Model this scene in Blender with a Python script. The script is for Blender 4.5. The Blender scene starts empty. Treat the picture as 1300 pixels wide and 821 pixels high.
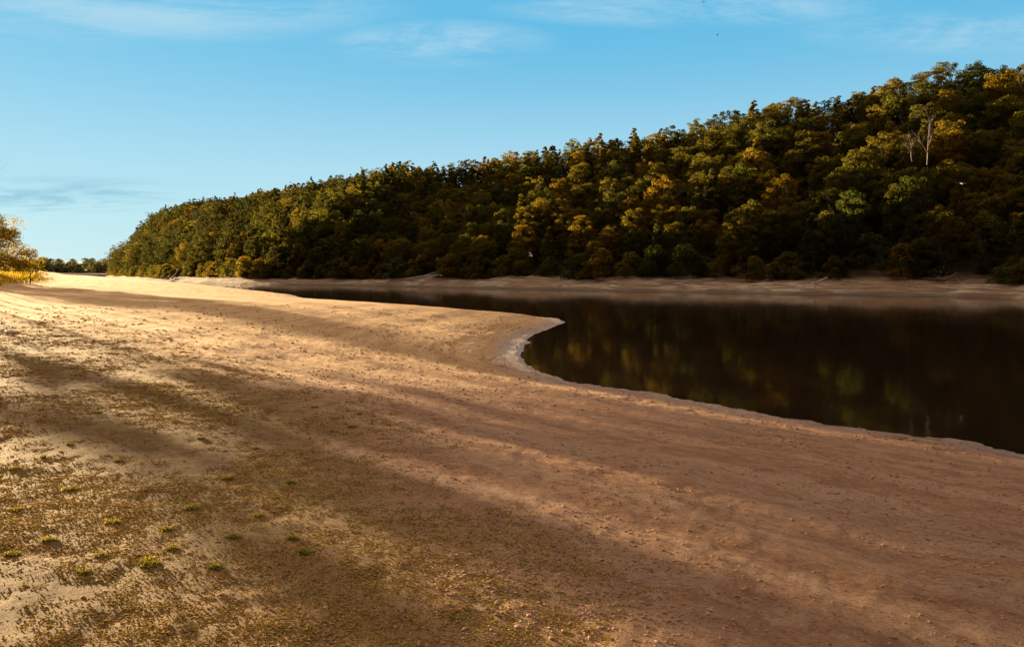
import bpy, math, random
import numpy as np
from mathutils import Vector

random.seed(7)
RNG = np.random.default_rng(7)
S = bpy.context.scene
C = S.collection
F = 930.0           # focal length in photo pixels (photo 1300 wide)
H = 3.2             # eye height above the water
HZ = 345.5          # horizon row
PI = math.pi
SUN_AZ = math.radians(44)      # left of the view axis
SUN_EL = math.radians(6.5)

def up(u, v, z=0.0):
    """point at height z seen at photo pixel u, v"""
    y = (H - z) * F / (v - HZ)
    return ((u - 650) / F * y, y)

# ------------------------------------------------------------------ noise
def _hash(ix, iy, seed):
    n = (ix.astype(np.int64) * 374761393 + iy.astype(np.int64) * 668265263 + seed * 1442695041) & 0xffffffff
    n = ((n ^ (n >> 13)) * 1274126177) & 0xffffffff
    n = n ^ (n >> 16)
    return (n & 0xffffff) / float(0xffffff)

def vnoise(x, y, seed=0):
    ix = np.floor(x); iy = np.floor(y)
    fx = x - ix; fy = y - iy
    fx = fx * fx * (3 - 2 * fx); fy = fy * fy * (3 - 2 * fy)
    a = _hash(ix, iy, seed); b = _hash(ix + 1, iy, seed)
    c = _hash(ix, iy + 1, seed); d = _hash(ix + 1, iy + 1, seed)
    return (a * (1 - fx) + b * fx) * (1 - fy) + (c * (1 - fx) + d * fx) * fy * 1.0

def fbm(x, y, seed=0, oct=4):
    s = 0; a = 0.5; t = 0
    for k in range(oct):
        s = s + a * vnoise(x * 2 ** k, y * 2 ** k, seed + k * 17); t += a; a *= .5
    return s / t - .5

def sstep(a, b, x):
    t = np.clip((x - a) / (b - a), 0, 1)
    return t * t * (3 - 2 * t)

# ------------------------------------------------------------------ shorelines
near_px = [(1300,575),(1240,562),(1150,551),(1060,540),(980,527),(900,513),(830,499),(770,491),(720,483),
           (690,473),(668,460),(662,448),(672,438),(670,430),(685,422),(705,414),(716,409),(708,404.5),(680,402),
           (620,397),(560,392.5),(500,388.5),(440,385.5),(402,383.5),(388,379.5),(370,374),(340,371),(300,366.3),
           (250,361.3),(200,357),(160,354.3),(130,351.6),(90,350.6),(70,349.5)]
near = [up(*p) for p in near_px]
near = [(600,-300),(200,-60),(80,-10),(30,5),(16,10.6)] + near + [(-1200,950),(-2600,1000),(-2600,-2600),(600,-2600)]
far_px = [(1300,379),(1200,376),(1150,375.6),(1100,374.5),(1000,373),(900,371),(800,369.5),(700,367.5),(600,365.5),
          (500,363.5),(430,362),(360,361.3),(300,360.6),(250,359.2),(200,355.8),(160,353.2),(132,350.9)]
far = [(4000,-900),(900,-160),(300,10),(120,70)] + [up(*p) for p in far_px] + \
      [(-318,590),(-285,625),(-150,650),(600,700),(4000,900)]
third = [(-4000,1010),(-900,1050),(-500,1120),(0,1150),(4000,1300),(4000,9000),(-4000,9000)]

def sdist(poly, x, y):
    """signed distance to a polygon, positive inside"""
    d2 = np.full(x.shape, 1e18); inside = np.zeros(x.shape, bool)
    n = len(poly)
    for i in range(n):
        ax, ay = poly[i]; bx, by = poly[(i + 1) % n]
        ex, ey = bx - ax, by - ay
        wx = x - ax; wy = y - ay
        t = np.clip((wx * ex + wy * ey) / (ex * ex + ey * ey), 0, 1)
        dx = wx - t * ex; dy = wy - t * ey
        d2 = np.minimum(d2, dx * dx + dy * dy)
        c1 = (ay <= y); c2 = (by <= y)
        cross = ex * wy - ey * wx
        inside ^= (c1 & ~c2 & (cross < 0)) | (~c1 & c2 & (cross > 0))
    d = np.sqrt(d2)
    return np.where(inside, d, -d)

# wooded ridge: ground height against bearing, from the skyline of the wood
rid_u = np.array([-400, 128, 150, 180, 250, 300, 350, 450, 550, 600, 650, 700, 800, 850, 900, 1000, 1080, 1150, 1200, 1280, 1400, 1700])
rid_z = np.array([  24,  27,  33,  38, 40, 40, 37.0, 32, 28.5, 28.5, 29.5, 30, 30.5, 31, 32, 33.5,  34,  35,  35.5, 35.5, 36, 38.])

def height(x, y):
    x = np.asarray(x, float); y = np.asarray(y, float)
    r = np.hypot(x, y)
    sa = sdist(near, x, y); sb = sdist(far, x, y); sc = sdist(third, x, y)
    wob = fbm(x * 1.3, y * 1.3, 3) * .45 * (1 - sstep(25, 80, r)) + fbm(x * .25, y * .25, 5) * .5 * sstep(10, 60, r)
    sa = sa + wob + fbm(x * 5.2, y * 5.2, 6, 3) * .22 * (1 - sstep(20, 45, r))
    sb = sb + fbm(x * .12, y * .12, 9) * 3
    # beach on the camera's side
    p = np.maximum(sa, 0)
    ha = .05 * sstep(0, .25, p) + .17 * sstep(0.1, 3.0, p) + 1.28 * (1 - np.exp(-(np.maximum(p - .8, 0) / 9.5) ** 1.25)) + .5 * sstep(30, 200, p)
    ha = ha + fbm(x * .35, y * .35, 11) * .10 * sstep(.5, 5, p) + fbm(x * .06, y * .06, 12) * .35 * sstep(8, 40, p)
    terr = np.sin(p * 2.1 + 3 * fbm(x * .2, y * .2, 14)) * .012 * sstep(.5, 3, p)
    ha = ha + terr + (fbm(x * 3.1, y * 3.1, 15, 3) * .026 + fbm(x * 9., y * 9., 16, 2) * .012) * sstep(.15, 1.2, p) * (1 - sstep(20, 60, r))
    lb = -(x + .6 * y + 2)
    ha = ha + 1.7 * sstep(0, 13, lb) * sstep(-60, -20, y) + 13 * sstep(15, 80, lb)
    # opposite bank under the wood
    q = np.maximum(sb, 0)
    u = 650 + F * x / np.maximum(y, 1)
    u = np.where(y < 20, 1700, u)
    R = np.interp(u, rid_u, rid_z)
    crest = np.interp(u, [100, 300, 600, 1300], [1.8, 2.3, 2.8, 2.8])
    lump = fbm(x * .055, y * .055, 21, 3)
    hb = crest * (1 - np.exp(-q / 6.5)) * (1 + 1.1 * lump * sstep(1, 8, q)) + fbm(x * .5, y * .5, 23) * .5 * sstep(.5, 4, q)
    wd = np.interp(u, [110, 150, 300], [6, 18, 66])
    hb = hb + (R - crest) * sstep(-.19, 1., (q - 11) / wd) ** 1.25 * sstep(8, 16, q) + fbm(x * .02, y * .02, 24) * 5 * sstep(40, 90, q)
    # far shore
    t = np.maximum(sc, 0)
    hc = 1.8 * sstep(0, 40, t) + 9 * sstep(30, 260, t) + 50 * sstep(300, 3000, t) + fbm(x * .004, y * .004, 31) * 8 * sstep(60, 300, t)
    m = np.maximum(np.maximum(sa, sb), sc)
    hw = -.02 - .12 * np.minimum(-m, 25)
    h = np.where(sa > 0, ha, np.where(sb > 0, hb, np.where(sc > 0, hc, hw)))
    return h, sa, sb, sc

def tree_edge(x, y):
    return 9.5 + 8 * fbm(x * .035, y * .035, 77, 2) + 3 * fbm(x * .2, y * .2, 78, 2)

def ground_z(x, y):
    return float(height(np.array([x]), np.array([y]))[0][0])

# ------------------------------------------------------------------ object helpers
def tag(o, label=None, cat=None, group=None, kind=None):
    if label: o['label'] = label
    if cat: o['category'] = cat
    if group: o['group'] = group
    if kind: o['kind'] = kind
    return o

def link(name, me, mat=None, parent=None, loc=(0, 0, 0), rz=0):
    o = bpy.data.objects.new(name, me); C.objects.link(o)
    if me is not None and mat is not None and not me.materials: me.materials.append(mat)
    o.location = loc; o.rotation_euler = (0, 0, rz)
    if parent: o.parent = parent
    return o

def mesh_np(name, V, Fc, k, smooth=False, attrs=None):
    """V (n,3), Fc (m,k) faces all with k corners"""
    me = bpy.data.meshes.new(name)
    V = np.ascontiguousarray(V, np.float32); Fc = np.ascontiguousarray(Fc, np.int32)
    me.vertices.add(len(V)); me.vertices.foreach_set('co', V.ravel())
    me.loops.add(Fc.size); me.loops.foreach_set('vertex_index', Fc.ravel())
    me.polygons.add(len(Fc)); me.polygons.foreach_set('loop_start', np.arange(0, Fc.size, k, dtype=np.int32))
    if smooth: me.polygons.foreach_set('use_smooth', np.ones(len(Fc), bool))
    for an, av in (attrs or {}).items():
        a = me.attributes.new(an, 'FLOAT', 'POINT'); a.data.foreach_set('value', np.ascontiguousarray(av, np.float32))
    me.update(calc_edges=True); me.validate()
    return me

# ------------------------------------------------------------------ materials
def new_mat(name):
    m = bpy.data.materials.new(name); m.use_nodes = True
    nt = m.node_tree; nt.nodes.clear()
    return m, nt

class NB:
    """small node builder"""
    def __init__(s, nt): s.nt = nt
    def n(s, t, **kw):
        nd = s.nt.nodes.new(t)
        for k, v in kw.items(): setattr(nd, k, v)
        return nd
    def put(s, sock, v):
        if v is None: return
        if isinstance(v, bpy.types.NodeSocket): s.nt.links.new(v, sock)
        else: sock.default_value = v
    def math(s, op, a, b=None, c=None, clamp=False):
        nd = s.n('ShaderNodeMath', operation=op, use_clamp=clamp)
        s.put(nd.inputs[0], a); s.put(nd.inputs[1], b); s.put(nd.inputs[2], c)
        return nd.outputs[0]
    def mix(s, f, a, b, mode='MIX'):
        nd = s.n('ShaderNodeMix', data_type='RGBA', blend_type=mode)
        s.put(nd.inputs[0], f); s.put(nd.inputs[6], a); s.put(nd.inputs[7], b)
        return nd.outputs[2]
    def noise(s, vec, scale, detail=4, rough=.55, dist=0):
        nd = s.n('ShaderNodeTexNoise')
        s.put(nd.inputs['Vector'], vec); s.put(nd.inputs['Scale'], scale); s.put(nd.inputs['Detail'], detail)
        s.put(nd.inputs['Roughness'], rough); s.put(nd.inputs['Distortion'], dist)
        return nd.outputs['Fac']
    def ramp(s, v, lo, hi, a=0., b=1.):
        nd = s.n('ShaderNodeMapRange', interpolation_type='SMOOTHSTEP')
        s.put(nd.inputs[0], v); s.put(nd.inputs[1], lo); s.put(nd.inputs[2], hi); s.put(nd.inputs[3], a); s.put(nd.inputs[4], b)
        return nd.outputs[0]
    def attr(s, name):
        return s.n('ShaderNodeAttribute', attribute_name=name).outputs['Fac']
    def comb(s, x, y, z):
        nd = s.n('ShaderNodeCombineXYZ'); s.put(nd.inputs[0], x); s.put(nd.inputs[1], y); s.put(nd.inputs[2], z)
        return nd.outputs[0]

def c4(r, g, b): return (r, g, b, 1.)

def simple_mat(name, col, col2, scale=8, rough=.9, bump=.3, spec=.2):
    m, nt = new_mat(name); b = NB(nt)
    tc = b.n('ShaderNodeTexCoord').outputs['Object']
    f = b.noise(tc, scale, 5, .6)
    col_ = b.mix(b.ramp(f, .35, .65), col, col2)
    p = b.n('ShaderNodeBsdfPrincipled')
    b.put(p.inputs['Base Color'], col_); b.put(p.inputs['Roughness'], rough); b.put(p.inputs['Specular IOR Level'], spec)
    bp = b.n('ShaderNodeBump'); b.put(bp.inputs['Height'], f); b.put(bp.inputs['Strength'], bump); b.put(bp.inputs['Distance'], .05)
    nt.links.new(bp.outputs[0], p.inputs['Normal'])
    o = b.n('ShaderNodeOutputMaterial'); nt.links.new(p.outputs[0], o.inputs[0])
    return m

def leaf_mat(name, cols, trans=.35, per_leaf=.5, rough=.8, spec=.03):
    """cols: four colours chosen by the tree's own random number; leaves vary by the 'rnd' attribute"""
    m, nt = new_mat(name); b = NB(nt)
    oi = b.n('ShaderNodeObjectInfo')
    r = b.math('FRACT', b.math('ADD', oi.outputs['Random'], b.attr('tree')))
    cr = b.n('ShaderNodeValToRGB'); e = cr.color_ramp
    e.interpolation = 'LINEAR'
    while len(e.elements) < len(cols): e.elements.new(.5)
    for i, c in enumerate(cols):
        e.elements[i].position = i / (len(cols) - 1); e.elements[i].color = c
    b.put(cr.inputs[0], r)
    rl = b.attr('rnd')
    k = b.math('MULTIPLY_ADD', rl, per_leaf * 2, 1 - per_leaf)
    hs = b.n('ShaderNodeHueSaturation')
    b.put(hs.inputs['Color'], cr.outputs[0]); b.put(hs.inputs['Value'], k)
    b.put(hs.inputs['Hue'], b.math('MULTIPLY_ADD', b.math('FRACT', b.math('MULTIPLY', rl, 7.31)), -.03, .515))
    p = b.n('ShaderNodeBsdfPrincipled')
    b.put(p.inputs['Base Color'], hs.outputs[0]); b.put(p.inputs['Roughness'], rough); b.put(p.inputs['Specular IOR Level'], spec)
    t = b.n('ShaderNodeBsdfTranslucent')
    b.put(t.inputs[0], b.mix(1., hs.outputs[0], c4(4.1, 3.5, 1.2), 'MULTIPLY'))
    mx = b.n('ShaderNodeMixShader'); b.put(mx.inputs[0], trans)
    nt.links.new(p.outputs[0], mx.inputs[1]); nt.links.new(t.outputs[0], mx.inputs[2])
    o = b.n('ShaderNodeOutputMaterial'); nt.links.new(mx.outputs[0], o.inputs[0])
    return m

M_leaf = leaf_mat('leaves', [c4(.036, .040, .011), c4(.062, .052, .011), c4(.024, .032, .011), c4(.080, .056, .010), c4(.036, .040, .012), c4(.050, .046, .012), c4(.026, .034, .012)], .5, .55)
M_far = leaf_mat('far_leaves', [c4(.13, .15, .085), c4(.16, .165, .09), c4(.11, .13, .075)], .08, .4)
M_leaf_shade = leaf_mat('shaded_leaves', [c4(.022, .030, .014), c4(.034, .036, .014), c4(.020, .026, .012), c4(.044, .038, .012)], .3, .55)  # darker leaves for the left end; its self-shade is put into the colour
M_willow = leaf_mat('willow_leaves', [c4(.100, .092, .014), c4(.125, .098, .016), c4(.080, .084, .014)], .38, .45)
M_bark = simple_mat('bark', c4(.07, .05, .035), c4(.13, .10, .07), 4)
M_dead = simple_mat('dead_wood', c4(.24, .20, .18), c4(.40, .35, .32), 3)
M_drift = simple_mat('driftwood', c4(.42, .36, .30), c4(.66, .60, .54), 6)
M_white = simple_mat('white_plastic', c4(.78, .78, .76), c4(.86, .86, .85), 9, .4, .05)
M_gull = simple_mat('gull_feathers', c4(.80, .80, .80), c4(.70, .70, .72), 30, .8, .05)
M_wing = simple_mat('gull_wing', c4(.55, .56, .58), c4(.66, .67, .69), 20, .8, .05)
M_dark = simple_mat('dark_feathers', c4(.03, .03, .03), c4(.06, .055, .05), 20, .8, .05)
M_beak = simple_mat('yellow_beak', c4(.6, .38, .05), c4(.6, .30, .03), 20, .5, .05)

# ------------------------------------------------------------------ ground
def make_ground_mat():
    m, nt = new_mat('lakebed'); b = NB(nt)
    geo = b.n('ShaderNodeNewGeometry'); P = geo.outputs['Position']
    sep = b.n('ShaderNodeSeparateXYZ'); b.put(sep.inputs[0], P)
    X, Y, Z = sep.outputs
    sa = b.attr('sa'); sb = b.attr('sb'); gr = b.attr('grass'); cove = b.attr('cove'); sc = b.attr('sc')
    # noises
    n_fine = b.noise(P, 22, 6, .65)
    n_mid = b.noise(P, 3.2, 6, .6)
    n_big = b.noise(P, .22, 4, .55)
    n_patch = b.noise(P, .9, 5, .6)
    # streaks that follow the old water lines
    sv = b.comb(b.math('MULTIPLY', sa, 1.5), b.math('MULTIPLY', X, .12), b.math('MULTIPLY', Y, .12))
    n_str = b.noise(sv, 1.6, 7, .62, .3)
    sv2 = b.comb(b.math('MULTIPLY', sa, 6.), b.math('MULTIPLY', X, .8), b.math('MULTIPLY', Y, .8))
    n_str2 = b.noise(sv2, 1.5, 8, .75, .15)
    # --- mud
    red = b.mix(b.ramp(n_mid, .35, .68), c4(.31, .150, .072), c4(.44, .235, .120))
    red = b.mix(b.ramp(n_str, .42, .66), red, c4(.47, .285, .170))
    red = b.mix(b.math('MULTIPLY', b.ramp(n_str2, .50, .72), .55), red, c4(.52, .345, .23))
    red = b.mix(b.math('MULTIPLY', b.ramp(n_str2, .46, .30), .55), red, c4(.20, .095, .055))
    sv3 = b.comb(b.math('MULTIPLY', sa, 15.), b.math('MULTIPLY', X, 9.), b.math('MULTIPLY', Y, 9.))
    n_dash = b.noise(sv3, 1.3, 7, .78, .1)
    sv4 = b.comb(b.math('MULTIPLY', sa, 5.), b.math('MULTIPLY', X, 3.6), b.math('MULTIPLY', Y, 3.6))
    n_d2 = b.noise(sv4, 1.4, 9, .82, .1)
    red = b.mix(b.ramp(n_d2, .53, .64, 0, .65), red, c4(.15, .072, .038))
    red = b.mix(b.ramp(n_d2, .46, .36, 0, .60), red, c4(.54, .36, .24))
    red = b.mix(b.ramp(n_dash, .54, .66, 0, .75), red, c4(.11, .05, .028))
    red = b.mix(b.ramp(n_dash, .40, .28, 0, .45), red, c4(.58, .41, .27))
    red = b.mix(b.ramp(n_fine, .58, .70, 0, .55), red, c4(.14, .065, .035))
    grit = b.noise(P, 46, 3, .7)
    red = b.mix(b.ramp(grit, .60, .68, 0, .6), red, c4(.62, .46, .32))
    red = b.mix(b.ramp(grit, .41, .33, 0, .7), red, c4(.10, .05, .03))
    # --- sand (far, left)
    sand = b.mix(b.ramp(n_big, .38, .62), c4(.44, .245, .10), c4(.53, .325, .14))
    sand = b.mix(b.ramp(n_str, .40, .60), sand, c4(.62, .41, .20))
    sand = b.mix(b.ramp(n_d2, .54, .64, 0, .55), sand, c4(.34, .19, .075))
    sand = b.mix(b.ramp(n_mid, .52, .70, 0, .6), sand, c4(.38, .21, .08))
    dist = b.n('ShaderNodeVectorMath', operation='LENGTH'); b.put(dist.inputs[0], P)
    far_f = b.ramp(b.math('SUBTRACT', b.math('ADD', Y, b.math('MULTIPLY', X, -.9)), b.math('MULTIPLY', n_patch, 8)), 8, 26)
    col = b.mix(far_f, red, sand)
    # yellow-green far grass bands
    fg = b.math('MULTIPLY', b.ramp(b.noise(b.comb(b.math('MULTIPLY', X, .03), b.math('MULTIPLY', Y, .022), 0), 1., 4, .6), .47, .56), b.ramp(sa, 14, 30))
    fg = b.math('MULTIPLY', fg, b.ramp(Y, 35, 60))
    fgc = b.mix(b.ramp(n_patch, .4, .6), c4(.30, .22, .05), c4(.42, .29, .08))
    col = b.mix(b.math('MULTIPLY', fg, .75), col, fgc)
    # near weeds and leaf litter
    gm = b.math('MULTIPLY', b.ramp(b.math('ADD', b.math('MULTIPLY', b.noise(P, 1.0, 4, .6), .8), b.noise(P, 8, 7, .78)), .64, .82), gr)
    gcol = b.mix(b.ramp(b.noise(P, 2.0, 3, .6), .38, .60), c4(.16, .078, .024), c4(.23, .145, .04))
    soil = b.mix(gr, col, b.mix(b.ramp(n_mid, .35, .65), c4(.40, .22, .075), c4(.54, .33, .13)))
    col = b.mix(b.math('MULTIPLY', gm, .9), soil, gcol)
    # left grass bank
    bank = b.attr('bank')
    col = b.mix(bank, col, b.mix(b.ramp(n_patch, .35, .65), c4(.26, .20, .04), c4(.42, .30, .07)))
    # wet margin and pale crust at the water's edge
    wet = b.math('MULTIPLY', b.ramp(b.math('ADD', sa, b.math('MULTIPLY', b.math('SUBTRACT', n_mid, .5), .8)), 1.9, .2), b.ramp(sa, -.2, .02))
    col = b.mix(b.math('MULTIPLY', wet, .7), col, b.mix(b.ramp(n_str2, .4, .6), c4(.15, .09, .065), c4(.34, .25, .21)))
    crust = b.math('MULTIPLY', b.ramp(sa, .26, .08), b.ramp(n_mid, .35, .5))
    col = b.mix(b.math('MULTIPLY', crust, .5), col, c4(.50, .43, .38))
    cov = b.math('MULTIPLY', cove, b.ramp(n_mid, .32, .50))
    col = b.mix(b.math('MULTIPLY', cov, .4), col, c4(.40, .39, .42))  # bluish sky sheen on the wet cove mud, put into the colour
    # opposite bank
    bs = b.noise(b.comb(b.math('MULTIPLY', Z, 2.2), b.math('MULTIPLY', X, .12), b.math('MULTIPLY', Y, .12)), 2., 7, .68, .6)
    bcol = b.mix(b.ramp(bs, .42, .62), c4(.17, .115, .075), c4(.50, .40, .30))
    bcol = b.mix(b.ramp(b.noise(P, .12, 3, .5), .45, .6), bcol, b.mix(b.ramp(bs, .4, .65), c4(.19, .12, .068), c4(.34, .23, .145)))
    bcol = b.mix(b.ramp(sb, .2, 1.6, .8, 0), bcol, c4(.10, .075, .06))
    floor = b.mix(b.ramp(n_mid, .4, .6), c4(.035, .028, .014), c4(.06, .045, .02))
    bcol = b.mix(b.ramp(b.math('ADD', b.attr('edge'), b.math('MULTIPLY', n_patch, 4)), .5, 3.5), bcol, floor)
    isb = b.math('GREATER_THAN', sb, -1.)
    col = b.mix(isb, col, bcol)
    # far shore
    ccol = b.mix(b.ramp(sc, 35, 60), c4(.58, .44, .29), c4(.10, .085, .035))
    isc = b.math('GREATER_THAN', sc, -1.)
    col = b.mix(isc, col, ccol)
    p = b.n('ShaderNodeBsdfPrincipled')
    b.put(p.inputs['Base Color'], col)
    rough = b.math('SUBTRACT', .92, b.math('ADD', b.math('MULTIPLY', wet, .30), b.math('MULTIPLY', cov, .22)), clamp=True)
    b.put(p.inputs['Roughness'], rough); b.put(p.inputs['Specular IOR Level'], .25)
    # relief
    vor = b.n('ShaderNodeTexVoronoi', feature='F1'); b.put(vor.inputs['Vector'], P); b.put(vor.inputs['Scale'], 11.)
    hh = b.math('ADD', b.math('MULTIPLY', n_fine, .5), b.math('MULTIPLY', n_mid, 1.3))
    hh = b.math('ADD', hh, b.math('MULTIPLY', n_str2, .9))
    hh = b.math('SUBTRACT', hh, b.math('ADD', b.math('MULTIPLY', n_dash, .35), b.math('MULTIPLY', n_d2, 1.2)))
    hh = b.math('ADD', hh, b.math('MULTIPLY', vor.outputs[0], .25))
    hh = b.math('ADD', hh, b.math('MULTIPLY', gm, .35))
    bp = b.n('ShaderNodeBump'); b.put(bp.inputs['Height'], hh); b.put(bp.inputs['Strength'], .9); b.put(bp.inputs['Distance'], .06)
    nt.links.new(bp.outputs[0], p.inputs['Normal'])
    o = b.n('ShaderNodeOutputMaterial'); nt.links.new(p.outputs[0], o.inputs[0])
    return m

grass_poly = [(-.2, 1.0), (-.6, 3), (-.9, 5.5), (-1.8, 8.3), (-3.3, 12.3), (-10, 21), (-24, 33), (-60, 42), (-60, -30), (0, -30)]
def build_ground():
    th = np.concatenate([np.arange(-180, -43, 1.6), np.arange(-43, 43, .085), np.arange(43, 179.9, 1.6)]) * PI / 180
    rr = [0.02, .6, 1.2]; r = 1.8
    while r < 3600:
        rr.append(r); r *= 1.0125 if r < 700 else 1.05
    rr = np.array(rr)
    T, R = np.meshgrid(th, rr)
    x = R * np.sin(T); y = R * np.cos(T)
    n, mth = x.shape
    xf = x.ravel(); yf = y.ravel()
    h, sa, sb, sc = height(xf, yf)
    g = sstep(-1.2, 1.6, sdist(grass_poly, xf, yf) + 2.4 * fbm(xf * .5, yf * .5, 41))
    lb = -(xf + .6 * yf + 2)
    bank = sstep(3, 8, lb + 3 * fbm(xf * .3, yf * .3, 43)) * (sa > 0)
    cx, cy = up(655, 443)
    cove = np.exp(-(((xf - cx) / 2.6) ** 2 + ((yf - cy) / 5.5) ** 2)) * (1 - sstep(.5, 1.4, sa)) * sstep(-.1, .1, sa)
    cx, cy = up(708, 409)
    cove = np.maximum(cove, .8 * np.exp(-(((xf - cx) / 1.5) ** 2 + ((yf - cy) / 4) ** 2)) * (1 - sstep(.4, 1.4, sa)) * sstep(-.1, .1, sa))
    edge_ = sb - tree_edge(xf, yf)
    V = np.stack([xf, yf, h], 1)
    i = np.arange(n - 1)[:, None]; j = np.arange(mth)[None, :]
    jn = (j + 1) % mth
    a = i * mth + j; b_ = i * mth + jn; c = (i + 1) * mth + jn; d = (i + 1) * mth + j
    Fq = np.stack([a + 0 * jn, d + 0 * jn, c, b_], -1).reshape(-1, 4)
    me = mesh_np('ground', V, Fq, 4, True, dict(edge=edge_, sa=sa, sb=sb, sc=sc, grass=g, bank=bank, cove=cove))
    o = link('ground', me, make_ground_mat())
    tag(o, 'bare reddish lakebed beach and banks of the drawn-down lake', 'ground', kind='structure')
build_ground()

def build_water():
    m, nt = new_mat('lake_water'); b = NB(nt)
    P = b.n('ShaderNodeNewGeometry').outputs['Position']
    p = b.n('ShaderNodeBsdfPrincipled')
    b.put(p.inputs['Base Color'], c4(.012, .007, .004)); b.put(p.inputs['Roughness'], .06)
    b.put(p.inputs['IOR'], 1.33); b.put(p.inputs['Specular IOR Level'], .10)
    mp = b.n('ShaderNodeMapping'); b.put(mp.inputs['Vector'], P); b.put(mp.inputs['Scale'], (1., .35, 1.))
    n1 = b.noise(mp.outputs[0], 2.2, 3, .5); n2 = b.noise(mp.outputs[0], .25, 2, .5)
    bp = b.n('ShaderNodeBump'); b.put(bp.inputs['Height'], b.math('ADD', n1, b.math('MULTIPLY', n2, 2.)))
    b.put(bp.inputs['Strength'], .12); b.put(bp.inputs['Distance'], .035)
    nt.links.new(bp.outputs[0], p.inputs['Normal'])
    o = b.n('ShaderNodeOutputMaterial'); nt.links.new(p.outputs[0], o.inputs[0])
    s = 3500
    me = bpy.data.meshes.new('water'); me.from_pydata([(-s, -s, 0), (s, -s, 0), (s, s, 0), (-s, s, 0)], [], [(0, 1, 2, 3)])
    w = link('water', me, m); tag(w, 'still dark lake water between the beach and the wood', 'water', kind='structure')
build_water()

# ------------------------------------------------------------------ foliage
def rand_unit(n, g):
    v = g.normal(size=(n, 3)); return v / np.linalg.norm(v, axis=1, keepdims=True)

def leaves_from(P, N, size, g, asp=.6):
    """one leaf spray (kite) per point; returns V, F, rnd"""
    n = len(P)
    t = np.cross(N, rand_unit(n, g)); t /= np.linalg.norm(t, axis=1, keepdims=True) + 1e-9
    s = np.cross(N, t)
    L = (size * g.uniform(.6, 1.4, n))[:, None]
    W = L * asp * g.uniform(.7, 1.2, n)[:, None]
    bend = N * L * g.uniform(-.15, .25, n)[:, None]
    V = np.stack([P - t * L * .5, P + s * W * .5 + bend * .5, P + t * L * .5 - bend, P - s * W * .5 + bend * .5], 1).reshape(-1, 3)
    Fq = np.arange(4 * n).reshape(-1, 4)
    return V, Fq, np.repeat(g.uniform(0, 1, n), 4)

def crown_pts(kind, hh, rad, nclump, nleaf, g, base=.12):
    """leaf points and normals of one crown of height hh and radius rad standing on z = 0"""
    z0 = hh * base
    C_ = []; Rr = []
    for k in range(nclump):
        f = (k + g.uniform(0, 1)) / nclump
        if kind == 'broad':
            zz = f ** .85; prof = math.sin(PI * (0.12 + .80 * zz)) ** .6
            rc = rad * g.uniform(.13, .25)
        elif kind == 'tall':
            zz = f; prof = (1 - zz) ** .6 * .95 + .03
            rc = rad * g.uniform(.14, .25) * (1.15 - .6 * zz)
        else:  # bush, widest low
            zz = f ** 1.1; prof = math.cos(zz * PI / 2) ** .5 * .95 + .05
            rc = rad * g.uniform(.22, .36)
        an = g.uniform(0, 2 * PI); q = math.sqrt(g.uniform(.2, 1))
        rr = rad * prof * q * g.uniform(.78, 1.12)
        C_.append((rr * math.cos(an), rr * math.sin(an), z0 + zz * (hh - z0) * g.uniform(.94, 1.04) - rc * .5)); Rr.append(rc)
    C_ = np.array(C_); Rr = np.array(Rr)
    C_[:, 2] = np.maximum(C_[:, 2], Rr * .6)
    idx = g.integers(0, nclump, nclump * nleaf)
    d = rand_unit(len(idx), g); d[:, 2] = np.where(d[:, 2] < -.35, -d[:, 2], d[:, 2])
    rad_l = Rr[idx] * g.uniform(.55, 1.12, len(idx)) ** .7
    P = C_[idx] + d * rad_l[:, None] * np.array([1, 1, .78])
    N = d + .75 * rand_unit(len(idx), g) + np.array([0, 0, .25]); N /= np.linalg.norm(N, axis=1, keepdims=True)
    cl = g.uniform(0, 1, nclump)[idx]
    return P, N, cl

def crown_mesh(name, kind, hh, rad, nclump, nleaf, size, seed, base=.12):
    g = np.random.default_rng(seed)
    P, N, cl = crown_pts(kind, hh, rad, nclump, nleaf, g, base)
    V, Fq, r = leaves_from(P, N, size, g)
    r = .55 * r + .45 * np.repeat(cl, 4)
    return mesh_np(name, V, Fq, 4, False, dict(rnd=r, tree=np.zeros(len(V))))

def tube_mesh(name, paths, sides=6):
    """paths: list of lists of (x,y,z,r)"""
    V = []; Fq = []
    for path in paths:
        base = len(V); n = len(path)
        for i, (x, y, z, r) in enumerate(path):
            p = Vector((x, y, z))
            a = Vector(path[max(i - 1, 0)][:3]); c = Vector(path[min(i + 1, n - 1)][:3])
            t = (c - a).normalized() if (c - a).length > 1e-6 else Vector((0, 0, 1))
            s = t.orthogonal().normalized(); q = t.cross(s)
            for k in range(sides):
                an = 2 * PI * k / sides
                V.append(tuple(p + (s * math.cos(an) + q * math.sin(an)) * r))
        for i in range(n - 1):
            for k in range(sides):
                a0 = base + i * sides + k; a1 = base + i * sides + (k + 1) % sides
                Fq.append((a0, a1, a1 + sides, a0 + sides))
        Fq.append(tuple(base + k for k in range(sides))[::-1])
        Fq.append(tuple(base + (n - 1) * sides + k for k in range(sides)))
    me = bpy.data.meshes.new(name); me.from_pydata(V, [], Fq)
    for p in me.polygons: p.use_smooth = True
    return me

def limb(p, d, length, r, rnd, steps=5, curl=.18, gravity=0.04, end=.25):
    out = []; p = Vector(p); d = Vector(d).normalized()
    for i in range(steps + 1):
        f = i / steps
        out.append((p.x, p.y, p.z, r * (1 - (1 - end) * f)))
        d = (d + Vector((rnd.uniform(-curl, curl), rnd.uniform(-curl, curl), rnd.uniform(-curl, curl) + gravity))).normalized()
        p = p + d * (length / steps)
    return out

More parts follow.
